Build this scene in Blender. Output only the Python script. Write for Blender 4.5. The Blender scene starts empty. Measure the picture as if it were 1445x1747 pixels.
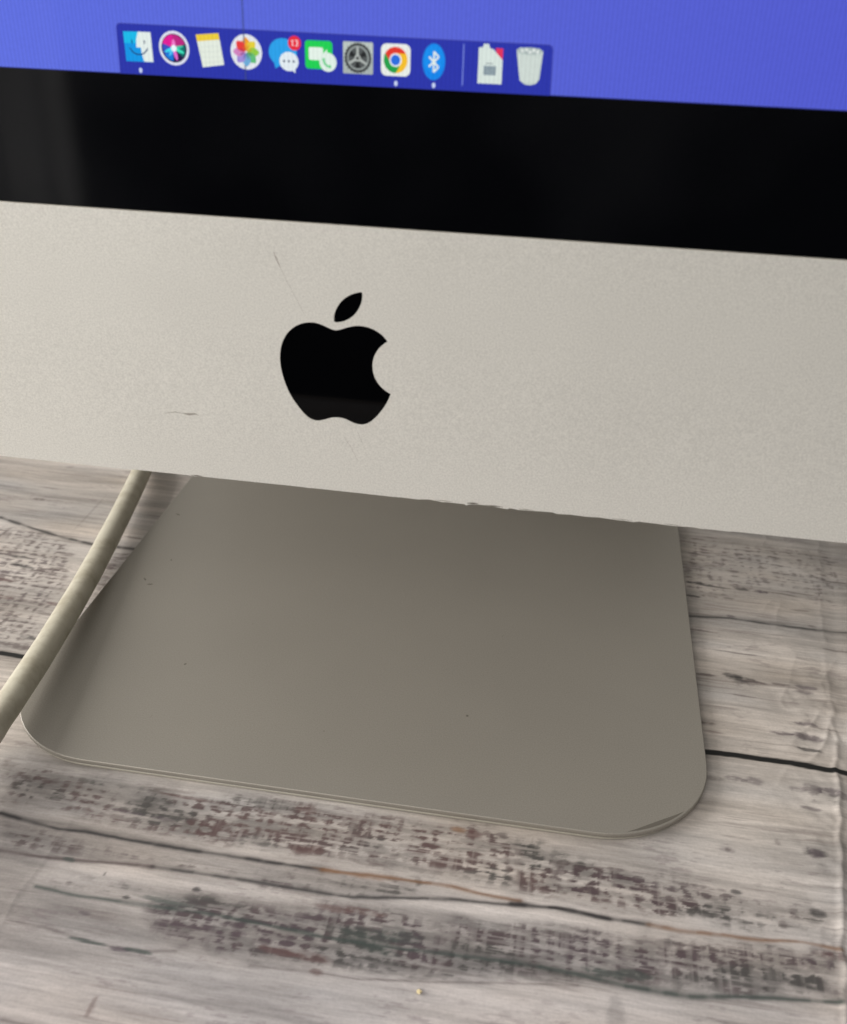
import bpy, bmesh, math, random
import numpy as np
from mathutils import Matrix, Vector

random.seed(4)
scene = bpy.context.scene
COL = scene.collection
R = math.radians

# ------------------------------------------------------------------ camera
W_PX = 1445.0
F_PX, PITCH, YAW, ROLL = 1721.03, -0.50973, 0.14319, -0.03434
CAM = Vector((0.051773, -0.210851, 0.206004))
m_yaw = Matrix.Rotation(YAW, 3, 'Z'); m_pit = Matrix.Rotation(PITCH, 3, 'X'); m_rol = Matrix.Rotation(ROLL, 3, 'Y')
RM = m_yaw @ m_pit @ m_rol
right, fwd, up = RM.col[0], RM.col[1], RM.col[2]
cam_data = bpy.data.cameras.new('camera'); cam = bpy.data.objects.new('camera', cam_data); COL.objects.link(cam)
M = Matrix((right, up, -fwd)).transposed().to_4x4(); M.translation = CAM
cam.matrix_world = M
cam_data.sensor_fit = 'HORIZONTAL'; cam_data.sensor_width = 36.0; cam_data.lens = 36.0 * F_PX / W_PX
cam_data.clip_start = 0.005; cam_data.clip_end = 60
cam_data.dof.use_dof = True; cam_data.dof.focus_distance = 0.292; cam_data.dof.aperture_fstop = 25.0
scene.camera = cam

# ------------------------------------------------------------------ world and lamps
scene.view_settings.view_transform = 'Standard'; scene.view_settings.look = 'None'
scene.view_settings.exposure = 0.0; scene.view_settings.gamma = 1.0
world = bpy.data.worlds.new('World'); scene.world = world; world.use_nodes = True
wn = world.node_tree; wn.nodes.clear()
wo = wn.nodes.new('ShaderNodeOutputWorld'); bg = wn.nodes.new('ShaderNodeBackground')
tc = wn.nodes.new('ShaderNodeTexCoord'); sp = wn.nodes.new('ShaderNodeSeparateXYZ'); rp = wn.nodes.new('ShaderNodeValToRGB')
mr = wn.nodes.new('ShaderNodeMapRange'); mr.inputs[1].default_value = -1; mr.inputs[2].default_value = 1
wn.links.new(tc.outputs['Generated'], sp.inputs[0]); wn.links.new(sp.outputs[2], mr.inputs[0]); wn.links.new(mr.outputs[0], rp.inputs[0])
# a dim room: dark floor below, grey walls, paler ceiling
rp.color_ramp.elements[0].position = 0.46; rp.color_ramp.elements[0].color = (0.012, 0.012, 0.014, 1)
rp.color_ramp.elements[1].position = 0.75; rp.color_ramp.elements[1].color = (0.62, 0.60, 0.56, 1)
wn.links.new(rp.outputs[0], bg.inputs[0]); wn.links.new(bg.outputs[0], wo.inputs[0]); bg.inputs[1].default_value = 0.55

def area(name, loc, target, sx, sy, power, color):
    l = bpy.data.lights.new(name, 'AREA'); l.shape = 'RECTANGLE'; l.size = sx; l.size_y = sy; l.energy = power; l.color = color
    o = bpy.data.objects.new(name, l); COL.objects.link(o); o.location = loc
    o.rotation_euler = (Vector(target) - Vector(loc)).to_track_quat('-Z', 'Y').to_euler(); return o
area('window_light', (-0.98, -0.08, 0.46), (0.0, 0.05, 0.02), 1.1, 0.5, 17.0, (1.0, 0.97, 0.92))
area('room_light', (-0.55, -1.15, 0.85), (0.0, 0.0, 0.05), 0.9, 0.7, 12.5, (1.0, 0.95, 0.88))

# ------------------------------------------------------------------ helpers
def link(name, mesh, mats=(), parent=None):
    o = bpy.data.objects.new(name, mesh); COL.objects.link(o)
    for m in (mats if isinstance(mats, (list, tuple)) else [mats]): mesh.materials.append(m)
    if parent is not None: o.parent = parent
    return o
def from_bm(name, bm, mats, parent=None, smooth=False):
    me = bpy.data.meshes.new(name); bm.normal_update(); bm.to_mesh(me); bm.free()
    if smooth:
        for p in me.polygons: p.use_smooth = True
    return link(name, me, mats, parent)
def tag(o, label, cat, group=None, kind=None):
    o['label'] = label
    if cat: o['category'] = cat
    if group: o['group'] = group
    if kind: o['kind'] = kind
def new_mat(name):
    m = bpy.data.materials.new(name); m.use_nodes = True
    return m, m.node_tree, m.node_tree.nodes['Principled BSDF']
def lin(c):
    c = c / 255.0
    return c / 12.92 if c <= 0.04045 else ((c + 0.055) / 1.055) ** 2.4
def rgb(r, g, b): return (lin(r), lin(g), lin(b), 1.0)

# ------------------------------------------------------------------ materials
def metal(name, base, rough, metallic, spec=0.5, scale=2500, bump=0.08, mottle=0.05):
    m, nt, b = new_mat(name)
    t = nt.nodes.new('ShaderNodeTexCoord')
    n = nt.nodes.new('ShaderNodeTexNoise'); n.inputs['Scale'].default_value = scale; n.inputs['Detail'].default_value = 3
    nt.links.new(t.outputs['Object'], n.inputs['Vector'])
    n2 = nt.nodes.new('ShaderNodeTexNoise'); n2.inputs['Scale'].default_value = 28; n2.inputs['Detail'].default_value = 5
    nt.links.new(t.outputs['Object'], n2.inputs['Vector'])
    r = nt.nodes.new('ShaderNodeMapRange'); r.inputs[1].default_value = 0.25; r.inputs[2].default_value = 0.75; r.inputs[3].default_value = 1 - mottle * 2.4; r.inputs[4].default_value = 1 + mottle * 2.4
    nt.links.new(n.outputs['Fac'], r.inputs[0])
    r2 = nt.nodes.new('ShaderNodeMapRange'); r2.inputs[3].default_value = 1 - mottle; r2.inputs[4].default_value = 1 + mottle
    nt.links.new(n2.outputs['Fac'], r2.inputs[0])
    mu = nt.nodes.new('ShaderNodeMath'); mu.operation = 'MULTIPLY'
    nt.links.new(r.outputs[0], mu.inputs[0]); nt.links.new(r2.outputs[0], mu.inputs[1])
    mx = nt.nodes.new('ShaderNodeVectorMath'); mx.operation = 'SCALE'; mx.inputs[0].default_value = base[:3]
    nt.links.new(mu.outputs[0], mx.inputs['Scale']); nt.links.new(mx.outputs[0], b.inputs['Base Color'])
    bp = nt.nodes.new('ShaderNodeBump'); bp.inputs['Strength'].default_value = bump; bp.inputs['Distance'].default_value = 0.0002
    nt.links.new(n.outputs['Fac'], bp.inputs['Height']); nt.links.new(bp.outputs[0], b.inputs['Normal'])
    b.inputs['Roughness'].default_value = rough; b.inputs['Metallic'].default_value = metallic
    b.inputs['Specular IOR Level'].default_value = spec
    return m
def plain(name, base, rough=0.5, metallic=0.0, spec=0.5):
    return metal(name, base, rough, metallic, spec, 900, 0.03, 0.03)
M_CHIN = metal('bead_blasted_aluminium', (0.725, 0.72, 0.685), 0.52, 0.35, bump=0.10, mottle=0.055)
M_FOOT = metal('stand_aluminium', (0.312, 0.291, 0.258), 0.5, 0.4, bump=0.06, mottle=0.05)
M_EDGE = plain('bright_cut_edge', (0.72, 0.70, 0.64), 0.5, 0.3)
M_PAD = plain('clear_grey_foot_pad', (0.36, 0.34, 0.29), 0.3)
M_GAP = plain('dark_seam', (0.012, 0.008, 0.007), 0.6)
M_SCR = plain('scratch_grey', (0.33, 0.31, 0.28), 0.6)
M_SCRB = plain('scratch_brown', (0.10, 0.045, 0.035), 0.6)
M_DIRT = plain('dirt', (0.13, 0.115, 0.095), 0.8)
M_CRUMB = plain('crumb', (0.62, 0.52, 0.30), 0.7)
def glossy(name, base, rough=0.05, spec=0.5):
    m, nt, b = new_mat(name)
    t = nt.nodes.new('ShaderNodeTexCoord'); n = nt.nodes.new('ShaderNodeTexNoise'); n.inputs['Scale'].default_value = 60; n.inputs['Detail'].default_value = 6
    nt.links.new(t.outputs['Object'], n.inputs['Vector'])
    r = nt.nodes.new('ShaderNodeMapRange'); r.inputs[3].default_value = rough; r.inputs[4].default_value = rough + 0.06
    nt.links.new(n.outputs['Fac'], r.inputs[0]); nt.links.new(r.outputs[0], b.inputs['Roughness'])
    sm = nt.nodes.new('ShaderNodeTexNoise'); sm.inputs['Scale'].default_value = 11; sm.inputs['Detail'].default_value = 3  # blotches painted into the base colour, for smears and dim reflections on the glass
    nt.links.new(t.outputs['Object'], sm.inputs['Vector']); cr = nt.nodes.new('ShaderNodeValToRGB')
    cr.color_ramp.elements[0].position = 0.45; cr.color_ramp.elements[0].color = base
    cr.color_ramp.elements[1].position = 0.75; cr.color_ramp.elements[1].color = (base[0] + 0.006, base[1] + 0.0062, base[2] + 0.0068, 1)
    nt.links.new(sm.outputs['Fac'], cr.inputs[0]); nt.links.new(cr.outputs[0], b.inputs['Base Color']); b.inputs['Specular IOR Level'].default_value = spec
    return m
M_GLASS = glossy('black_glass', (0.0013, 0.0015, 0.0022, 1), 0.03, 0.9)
M_LOGO = glossy('black_logo_gloss', (0.0012, 0.0013, 0.0018, 1), 0.0, 0.09)
M_BODY_SIDE = M_CHIN

def emit(name, c, stripes=0.05, grad=None):
    """a lit part of the liquid crystal picture, with the faint column pattern of its pixels"""
    m, nt, b = new_mat(name)
    b.inputs['Base Color'].default_value = (0.004, 0.004, 0.006, 1); b.inputs['Roughness'].default_value = 0.06
    t = nt.nodes.new('ShaderNodeTexCoord'); w = nt.nodes.new('ShaderNodeTexWave')
    w.bands_direction = 'X'; w.inputs['Scale'].default_value = 0.314159 / 0.00085 ; w.inputs['Distortion'].default_value = 0.35; w.inputs['Detail Scale'].default_value = 4
    nt.links.new(t.outputs['Object'], w.inputs['Vector'])
    r = nt.nodes.new('ShaderNodeMapRange'); r.inputs[3].default_value = 1 - stripes; r.inputs[4].default_value = 1 + stripes
    nt.links.new(w.outputs['Fac'], r.inputs[0])
    n = nt.nodes.new('ShaderNodeTexNoise'); n.inputs['Scale'].default_value = 1400; nt.links.new(t.outputs['Object'], n.inputs['Vector'])
    r2 = nt.nodes.new('ShaderNodeMapRange'); r2.inputs[3].default_value = 0.94; r2.inputs[4].default_value = 1.06; nt.links.new(n.outputs['Fac'], r2.inputs[0])
    mu = nt.nodes.new('ShaderNodeMath'); mu.operation = 'MULTIPLY'; nt.links.new(r.outputs[0], mu.inputs[0]); nt.links.new(r2.outputs[0], mu.inputs[1])
    nt.links.new(mu.outputs[0], b.inputs['Emission Strength'])
    if grad is None: b.inputs['Emission Color'].default_value = c
    else:
        s = nt.nodes.new('ShaderNodeSeparateXYZ'); nt.links.new(t.outputs['Object'], s.inputs[0])
        g = nt.nodes.new('ShaderNodeMapRange'); g.inputs[1].default_value = -0.07; g.inputs[2].default_value = 0.10
        nt.links.new(s.outputs[0], g.inputs[0]); cr = nt.nodes.new('ShaderNodeValToRGB')
        cr.color_ramp.elements[0].color = c; cr.color_ramp.elements[1].color = grad
        nt.links.new(g.outputs[0], cr.inputs[0]); nt.links.new(cr.outputs[0], b.inputs['Emission Color'])
    return m
_em = {}
def E(r, g, b):
    k = (r, g, b)
    if k not in _em: _em[k] = emit('lit_%d_%d_%d' % k, rgb(r, g, b))
    return _em[k]

# ------------------------------------------------------------------ printed sheet on the table
TONES = [[0.8,1.5,[[-85.4,-34.2],[-67.4,-37.0],[-47.2,-36.7],[-15.6,-36.7],[29.7,-35.7],[44.6,-36.2],[52.1,-37.0],[30.3,-39.3],[12.6,-42.0],[1.3,-42.0],[-14.0,-41.6],[-39.6,-41.7],[-67.1,-45.4],[-80.0,-43.9]]],[1.17,1.5,[[-66.7,-46.3],[-44.3,-43.5],[-13.5,-43.2],[30.5,-40.6],[52.2,-38.5],[76.6,-38.2],[101.7,-38.6],[76.6,-40.8],[52.3,-40.5],[30.8,-42.4],[-1.6,-45.0],[-30.8,-48.0],[-60.4,-50.8]]],[0.84,2.0,[[-68.8,-55.6],[-60.2,-51.2],[-30.6,-48.6],[-1.4,-45.7],[30.8,-42.3],[59.5,-40.5],[101.7,-39.5],[131.9,-37.2],[129.3,-50.5],[93.7,-55.2],[69.2,-57.0],[34.1,-63.1],[17.8,-64.9],[-9.8,-65.7],[-24.2,-65.2],[-45.6,-65.9],[-66.3,-64.3]]],[0.86,14,[[-118.7,-7.8],[-70.3,-22.5],[-49.2,-58.1],[-38.8,-94.0],[-62.8,-98.3]]],[0.8,2.5,[[-95.7,-15.7],[-77.5,-15.5],[-42.8,-12.0],[-42.4,-18.3],[-28.4,-33.7],[-47.8,-35.3],[-68.1,-35.6],[-86.2,-32.7]]],[1.2,1.5,[[-83.8,-18.2],[-80.6,-14.0],[-71.5,-14.7],[-70.8,-18.0],[-77.8,-19.6]]],[0.82,1.2,[[-82.7,-44.9],[-67.6,-46.0],[-66.2,-47.2],[-66.2,-54.7],[-67.2,-61.5],[-67.3,-66.6],[-69.6,-70.4]]],[1.1,3,[[-68.0,-73.3],[-43.5,-70.4],[-9.3,-67.2],[34.2,-63.8],[67.3,-58.5],[93.6,-56.7],[129.0,-52.4],[126.7,-64.1],[-54.4,-96.8]]],[1.12,2,[[-43.9,-23.0],[27.8,-24.0],[43.9,-29.8],[88.2,-29.8],[88.3,-27.1],[43.5,-26.0],[27.2,-20.0],[-42.0,-19.3]]],[1.12,5,[[73.5,-11.3],[101.2,-0.7],[114.5,13.1],[136.7,11.6],[130.5,-22.8],[95.9,-21.9]]],[0.86,5,[[153.3,163.1],[175.5,167.9],[167.9,129.9],[151.0,139.4]]],[1.1,5,[[110.3,89.5],[133.5,94.2],[144.3,77.8],[126.6,67.7],[109.1,75.2]]],[0.88,4,[[-206.4,164.7],[-138.0,163.3],[-121.0,132.8],[-138.5,106.9],[-169.0,115.4],[-178.6,116.7]]],[1.1,3,[[-127.0,53.8],[-116.5,59.8],[-114.1,49.0],[-121.4,38.1],[-135.4,44.7]]]]
LINES = [[1.1,1.0,"j",[[-122.2,31.7],[-113.4,31.2],[104.4,28.0],[112.8,28.3],[127.3,28.1],[138.6,27.1],[145.0,27.2]]],[0.95,0.9,"k",[[-168.1,113.9],[-152.3,108.9],[-137.4,104.8],[-123.6,102.2],[-106.1,102.0]]],[0.7,0.85,"k",[[103.7,99.3],[119.0,101.2],[126.0,100.7],[133.6,100.4],[141.2,99.8],[159.3,100.4]]],[0.72,0.95,"k",[[-86.0,-33.2],[-68.1,-35.6],[-60.1,-35.1],[-47.7,-35.5],[-31.6,-35.8],[-15.9,-35.7],[3.5,-35.7]]],[0.62,0.85,"o",[[3.5,-35.7],[18.6,-35.0],[29.6,-34.8],[37.0,-34.8],[44.6,-35.7],[54.2,-36.2]]],[0.65,0.9,"k",[[52.1,-37.3],[66.5,-36.3],[76.6,-37.3],[85.8,-37.4]]],[0.6,0.8,"o",[[85.8,-37.4],[92.8,-37.8],[101.9,-37.1],[112.3,-36.9],[122.7,-35.6],[131.4,-36.5]]],[0.7,0.85,"b",[[-79.5,-44.8],[-68.1,-45.1],[-58.9,-44.4],[-48.3,-43.3],[-39.2,-42.6]]],[0.6,0.85,"k",[[-39.2,-42.6],[-29.1,-42.6],[-13.7,-42.5],[1.6,-42.8],[12.7,-42.6],[30.3,-39.7],[39.0,-38.5],[52.1,-37.8],[62.9,-36.7],[76.6,-37.6]]],[0.6,0.85,"g",[[-65.0,-54.0],[-54.7,-54.6],[-36.0,-54.1],[-21.2,-53.8],[-6.2,-54.4],[8.4,-55.1],[22.7,-55.3],[32.8,-54.7],[46.6,-54.2],[60.3,-54.0]]],[0.75,0.9,"g",[[60.3,-54.0],[69.2,-54.3],[80.5,-55.3],[93.7,-55.6],[100.3,-54.3],[113.6,-52.3],[128.6,-51.0]]],[0.4,0.5,"b",[[-66.3,-64.3],[-57.2,-64.7],[-45.4,-66.3],[-37.8,-66.9],[-32.8,-66.8],[-24.2,-65.2]]],[0.3,0.5,"b",[[-6.2,-65.8],[9.5,-64.9],[19.1,-64.7],[34.1,-62.7],[51.3,-59.9],[69.2,-57.4]]],[0.5,0.6,"b",[[-55.1,-88.5],[-48.2,-88.6],[-41.1,-89.4]]]]
PATCHES = [[0.9,"r",[[-62.0,-16.3],[-43.2,-16.2],[-10.8,-12.2],[26.0,-12.9],[37.9,-11.7],[58.0,-14.2],[81.1,-20.9],[113.2,-29.6],[112.4,-35.8],[73.7,-36.1],[55.5,-34.6],[29.4,-33.9],[10.6,-33.2],[-16.3,-34.3],[-45.9,-30.3]]],[1.0,"p",[[-37.4,-50.6],[-23.9,-46.2],[-1.2,-46.5],[30.8,-42.3],[30.8,-42.4],[59.5,-40.5],[94.8,-38.2],[131.6,-35.2],[129.1,-51.7],[100.3,-54.7],[80.5,-55.7],[69.2,-57.6],[34.2,-63.5],[17.8,-64.9],[-6.2,-65.8],[-22.8,-64.9],[-32.1,-63.4]]],[0.32,"b",[[-171.8,108.0],[-155.5,109.9],[-131.1,102.1],[-118.9,73.8],[-117.5,55.7],[-113.4,35.1],[-129.4,34.2]]],[1.0,"b",[[-112.7,98.3],[-105.9,99.7],[-104.1,68.8],[-107.8,65.4],[-110.4,74.2]]],[0.02,"b",[[104.6,157.7],[130.3,158.3],[154.4,160.1],[170.4,157.2],[159.8,114.8],[141.1,123.0],[110.5,109.9],[101.8,110.7]]],[0.2,"p",[[114.1,71.7],[125.3,67.5],[125.8,61.3],[114.8,59.1]]],[0.1,"p",[[137.9,70.0],[143.5,69.0],[138.5,33.3],[132.7,33.0]]],[0.25,"p",[[131.9,21.0],[143.2,21.5],[141.1,10.9],[130.2,10.3]]],[0.35,"r",[[-97.0,-13.4],[-66.3,-13.3],[-30.6,-12.9],[-46.9,-27.9],[-79.9,-28.8],[-88.7,-28.3]]],[0.7,"p",[[-12.6,-46.0],[30.8,-42.3],[29.5,-34.4],[-4.1,-35.9],[-16.0,-37.7]]],[0.55,"p",[[58.3,-19.3],[96.0,-20.0],[133.8,-24.0],[131.7,-34.8],[95.1,-34.8],[59.1,-32.6]]],[0.4,"r",[[-94.5,-17.9],[-67.4,-19.7],[-33.0,-20.9],[-20.3,-34.1],[-52.4,-34.1],[-88.2,-29.3]]],[0.45,"b",[[-85.4,-34.2],[-67.4,-37.0],[-34.8,-37.8],[-3.4,-38.7],[-9.8,-42.7],[-48.3,-43.3],[-68.8,-45.3],[-79.7,-44.4]]],[0.4,"p",[[-68.7,-50.0],[-39.2,-46.3],[-21.4,-53.0],[-36.0,-53.9],[-65.0,-54.0]]]]
DASHES = [[[107.5,153.1],5,0.5,0.6,"b"],[[111.8,156.2],3,0.5,0.7,"b"],[[117.6,158.8],3,0.5,0.5,"b"],[[109.7,144.3],2.5,0.7,0.6,"b"],[[119.6,146.1],9,0.3,0.35,"b"],[[107.7,132.9],6,0.6,0.6,"b"],[[123.8,133.9],3,0.7,0.6,"b"],[[109.6,122.3],4.5,0.9,0.85,"k"],[[115.8,121.2],6,0.6,0.75,"k"],[[125.5,121.4],2.5,0.8,0.75,"k"],[[132.4,120.9],2.5,1.1,0.9,"p"],[[139.4,121.3],5,0.5,0.55,"b"],[[147.6,123.0],7,0.5,0.5,"b"],[[106.7,113.1],3,0.7,0.8,"k"],[[120.0,114.2],2,0.6,0.6,"b"],[[135.4,142.1],6,0.4,0.45,"b"],[[145.1,111.4],3,0.7,0.5,"b"],[[161.3,134.0],5,0.6,0.7,"b"],[[107.7,91.4],6,0.5,0.55,"b"],[[122.3,92.9],8,0.3,0.4,"b"],[[119.5,102.6],1.5,0.8,0.6,"p"],[[147.8,102.0],1.5,0.6,0.5,"b"],[[120.2,80.3],7,0.5,0.6,"b"],[[154.2,88.7],6,0.5,0.5,"b"],[[107.7,66.1],3.5,0.8,0.8,"b"],[[116.9,67.4],4,1.2,0.75,"k"],[[120.0,65.9],4.5,1.2,0.8,"k"],[[123.1,65.4],4,0.7,0.7,"b"],[[131.7,65.8],2.5,0.7,0.65,"b"],[[139.9,65.8],4,0.9,0.7,"p"],[[138.7,63.3],2.5,0.9,0.6,"p"],[[119.0,57.3],4,0.5,0.45,"b"],[[105.4,41.6],3.5,0.9,0.7,"b"],[[107.8,37.5],3,0.6,0.5,"r"],[[128.6,41.1],3.5,1.0,0.7,"p"],[[136.9,47.1],3.5,0.9,0.7,"p"],[[136.0,40.9],4.5,1.6,0.8,"p"],[[135.8,35.0],3.5,0.8,0.8,"k"],[[142.5,45.9],5,0.4,0.5,"b"],[[112.6,18.1],3,1.0,0.6,"p"],[[117.7,18.4],2.5,1.6,0.6,"p"],[[105.2,17.3],3,1,0.4,"b"],[[129.6,17.3],2.5,1.0,0.45,"p"],[[133.9,18.1],2.5,2,0.55,"p"],[[138.0,17.7],3,1.8,0.7,"p"],[[142.2,16.5],2,1.4,0.6,"p"],[[132.2,10.2],2.5,0.8,0.6,"p"],[[107.3,-9.4],2,1,0.4,"p"],[[130.4,-6.1],3,1.6,0.7,"k"],[[109.9,-4.7],5,0.4,0.3,"b"],[[108.3,-23.3],1.5,0.7,0.8,"k"],[[130.4,-6.6],1.8,1.6,0.7,"p"],[[127.6,-26.1],2,1.4,0.7,"k"],[[118.6,-31.3],1.2,1.2,0.5,"b"],[[107.4,-9.4],0.8,0.7,0.6,"b"],[[120.9,-4.3],0.7,1.2,0.4,"b"],[[53.9,-18.1],3.5,0.25,0.6,"k"],[[40.5,-16.5],2.2,1.6,0.8,"r"],[[36.1,-15.8],2.2,1,0.7,"o"],[[75.2,-52.8],5,1.2,0.8,"g"],[[81.9,-52.0],4,1.3,0.7,"g"],[[129.0,-38.5],4,1.2,0.6,"r"],[[77.8,-63.2],2.0,5,0.3,"k"],[[-60.8,-44.5],1.6,0.7,0.8,"g"],[[-46.0,-66.4],5,0.5,0.85,"g"],[[-37.4,-67.0],2.2,0.7,0.8,"p"],[[-32.8,-66.8],3.5,0.6,0.9,"g"],[[-25.7,-47.5],1.2,0.7,0.85,"k"],[[-41.8,-52.8],1,0.5,0.8,"k"],[[-50.2,-47.0],0.25,0.8,0.9,"k"],[[-49.5,-59.1],1.5,0.5,0.6,"p"],[[-3.3,-30.4],3,1.6,0.6,"r"],[[0.4,-29.7],2,1.6,0.6,"r"],[[9.3,-46.8],5,1.0,0.7,"r"],[[16.5,-46.3],6,0.9,0.65,"r"],[[-5.9,-16.3],3,2.0,0.5,"r"],[[-0.7,-60.9],5,1.1,0.7,"r"],[[7.1,-61.0],5,1.2,0.7,"r"],[[19.4,-53.0],7,2.2,0.6,"g"],[[27.0,-51.6],5,2.2,0.55,"g"],[[9.7,-35.7],9,0.5,0.5,"o"],[[23.0,-56.9],5,1,0.6,"g"],[[-32.2,-52.3],7,0.7,0.6,"g"],[[-37.2,-82.0],0.7,2.4,0.55,"r"],[[9.5,-64.7],1.6,0.8,0.7,"r"],[[-29.4,-51.8],8,1.5,0.4,"g"],[[-53.3,-26.4],5,0.6,0.5,"p"],[[-42.3,-27.0],3,0.6,0.5,"p"],[[-38.9,-18.5],8,0.6,0.45,"r"],[[-160.2,131.4],2.5,1.1,0.65,"b"],[[-160.4,141.6],5,0.5,0.4,"b"],[[-134.9,126.2],0.5,14,0.25,"b"],[[-109.1,110.0],4,0.6,0.7,"b"],[[-145.2,87.6],4,1.2,0.8,"k"],[[-147.0,98.7],3,1.2,0.6,"b"],[[-143.5,82.8],3.5,1.0,0.85,"k"],[[-139.5,81.5],3,0.8,0.7,"k"],[[-138.3,73.9],2.5,1.6,0.7,"b"],[[-131.2,81.1],3,1.4,0.8,"b"],[[-127.2,82.6],3.5,1.2,0.7,"b"],[[-143.6,72.1],4,1.0,0.7,"r"],[[-137.8,61.6],4,0.9,0.7,"r"],[[-127.0,60.8],7,1.2,0.55,"b"],[[-118.4,61.3],3,1,0.7,"r"],[[-129.2,93.3],3,1.4,0.6,"b"],[[-127.8,70.6],5,1.2,0.7,"b"],[[-117.9,55.0],3,0.7,0.5,"b"],[[-116.7,41.4],4,0.9,0.8,"k"],[[-116.8,36.2],6,1.6,0.65,"b"],[[-123.6,36.7],3,0.6,0.5,"b"],[[-109.2,96.0],4,2,0.7,"b"],[[-109.9,88.4],4,2,0.7,"b"],[[-108.2,76.1],3,2,0.7,"b"],[[-81.4,-36.3],5,1.2,0.35,"b"],[[-95.5,-7.1],5,1,0.35,"b"]]
CREASE_R = [[162.1,173.2],[155.3,129.1],[150.6,97.6],[147.3,70.5],[145.1,46.7],[143.1,30.6],[139.2,6.6],[135.8,-14.4],[131.8,-36.4],[128.7,-56.4]]
CREASE_L = [[-66.3,-76.2],[-67.3,-66.7],[-68.4,-56.4],[-67.3,-51.1],[-66.9,-46.8],[-66.2,-32.6]]
CABLE = [[-123.9,154.1,6.0],[-117.3,121.3,6.6],[-112.8,96.9,7.1000000000000005],[-108.9,74.8,7.6],[-105.4,52.5,8.200000000000001],[-101.5,25.1,9.2],[-98.6,0.8,10.200000000000001],[-97.6,-9.5,10.6]]
CRUMB = [33.7,-65.7]
FOOTMARKS = [[-97.4,126.5],[-87.1,93.0],[-91.5,78.6],[-88.4,75.8],[-59.4,34.3],[-60.2,8.4],[33.1,27.0],[-7.9,12.0]]
PAL = {'j': (0.011, 0.010, 0.010), 'k': (0.022, 0.021, 0.023), 'b': (0.085, 0.060, 0.060), 'o': (0.21, 0.105, 0.05), 'g': (0.055, 0.072, 0.064), 'p': (0.085, 0.064, 0.078), 'r': (0.115, 0.064, 0.06)}
rng = np.random.default_rng(11)
def vnoise(x, y, seed):
    r = np.random.default_rng(seed); T = r.random((256, 256))
    xi = np.floor(x).astype(int); yi = np.floor(y).astype(int); fx = x - xi; fy = y - yi
    fx = fx * fx * (3 - 2 * fx); fy = fy * fy * (3 - 2 * fy)
    a = T[xi % 256, yi % 256]; b = T[(xi + 1) % 256, yi % 256]; c = T[xi % 256, (yi + 1) % 256]; d = T[(xi + 1) % 256, (yi + 1) % 256]
    return (a * (1 - fx) + b * fx) * (1 - fy) + (c * (1 - fx) + d * fx) * fy
def fbm(x, y, seed, o=4):
    s = 0; amp = 1; tot = 0
    for k in range(o):
        s = s + amp * vnoise(x * 2 ** k, y * 2 ** k, seed + 17 * k); tot += amp; amp *= 0.55
    return s / tot
def sstep(a, b, v):
    t = np.clip((v - a) / (b - a), 0, 1); return t * t * (3 - 2 * t)
def poly_sdf(X, Y, P):
    """signed distance (mm), positive inside"""
    inside = np.zeros(X.shape, bool); dmin = np.full(X.shape, 1e9)
    n = len(P)
    for i in range(n):
        x1, y1 = P[i]; x2, y2 = P[(i + 1) % n]
        c = ((y1 > Y) != (y2 > Y)) & (X < (x2 - x1) * (Y - y1) / (y2 - y1 + 1e-9) + x1); inside ^= c
        dx, dy = x2 - x1, y2 - y1; t = np.clip(((X - x1) * dx + (Y - y1) * dy) / (dx * dx + dy * dy + 1e-9), 0, 1)
        dmin = np.minimum(dmin, np.hypot(X - x1 - t * dx, Y - y1 - t * dy))
    return np.where(inside, dmin, -dmin)
def path_dist(X, Y, P):
    d = np.full(X.shape, 1e9); s = np.zeros(X.shape)
    for i in range(len(P) - 1):
        x1, y1 = P[i]; x2, y2 = P[i + 1]; dx, dy = x2 - x1, y2 - y1; L = math.hypot(dx, dy)
        t = np.clip(((X - x1) * dx + (Y - y1) * dy) / (L * L + 1e-9), 0, 1)
        di = np.hypot(X - x1 - t * dx, Y - y1 - t * dy); sd = ((X - x1) * dy - (Y - y1) * dx) / (L + 1e-9)
        k = di < d; d = np.where(k, di, d); s = np.where(k, sd, s)
    return d, s
def sheet_relief(X, Y):
    """height in mm of the sheet lying on the table: ripples and fold lines"""
    z = -0.55 + 0.35 * (fbm(X / 60, Y / 75, 3, 2) - 0.5) + 0.10 * (fbm(X / 17, Y / 30, 5, 2) - 0.5)
    d, s = path_dist(X, Y, CREASE_R)
    sw_ = s + 2.0 * (fbm(Y / 7, X * 0, 12, 2) - 0.5); lo_ = sstep(70, 10, Y)
    z = z + (0.25 + 0.75 * lo_) * 0.6 * np.exp(-(sw_ / 0.8) ** 2) * (d < 12) * sstep(0.2, 0.65, vnoise(Y / 8, X * 0, 8) + 0.35 * lo_) - 0.25 * np.exp(-((s + 4.0) / 2.6) ** 2) * (d < 15)
    near = np.exp(-(np.maximum(X - 120, 0) - 22) ** 2 / 260.0) * sstep(100, 125, X) * (0.35 + 0.65 * sstep(80, 45, Y))
    z = z + near * 1.7 * (fbm(X / 9 + Y / 22, Y / 14, 21, 3) - 0.5) + near * 0.55 * (1 - np.abs(2 * fbm(X / 11 - Y / 26, Y / 20, 23, 2) - 1)) ** 6
    d, s = path_dist(X, Y, CREASE_L)
    z = z + 0.12 * np.exp(-(d / 0.7) ** 2) + 0.9 * sstep(0, 9, -s) * (d < 200) * np.exp(-((Y + 60) / 30) ** 2) * (X < -40) * 0
    return z
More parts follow.
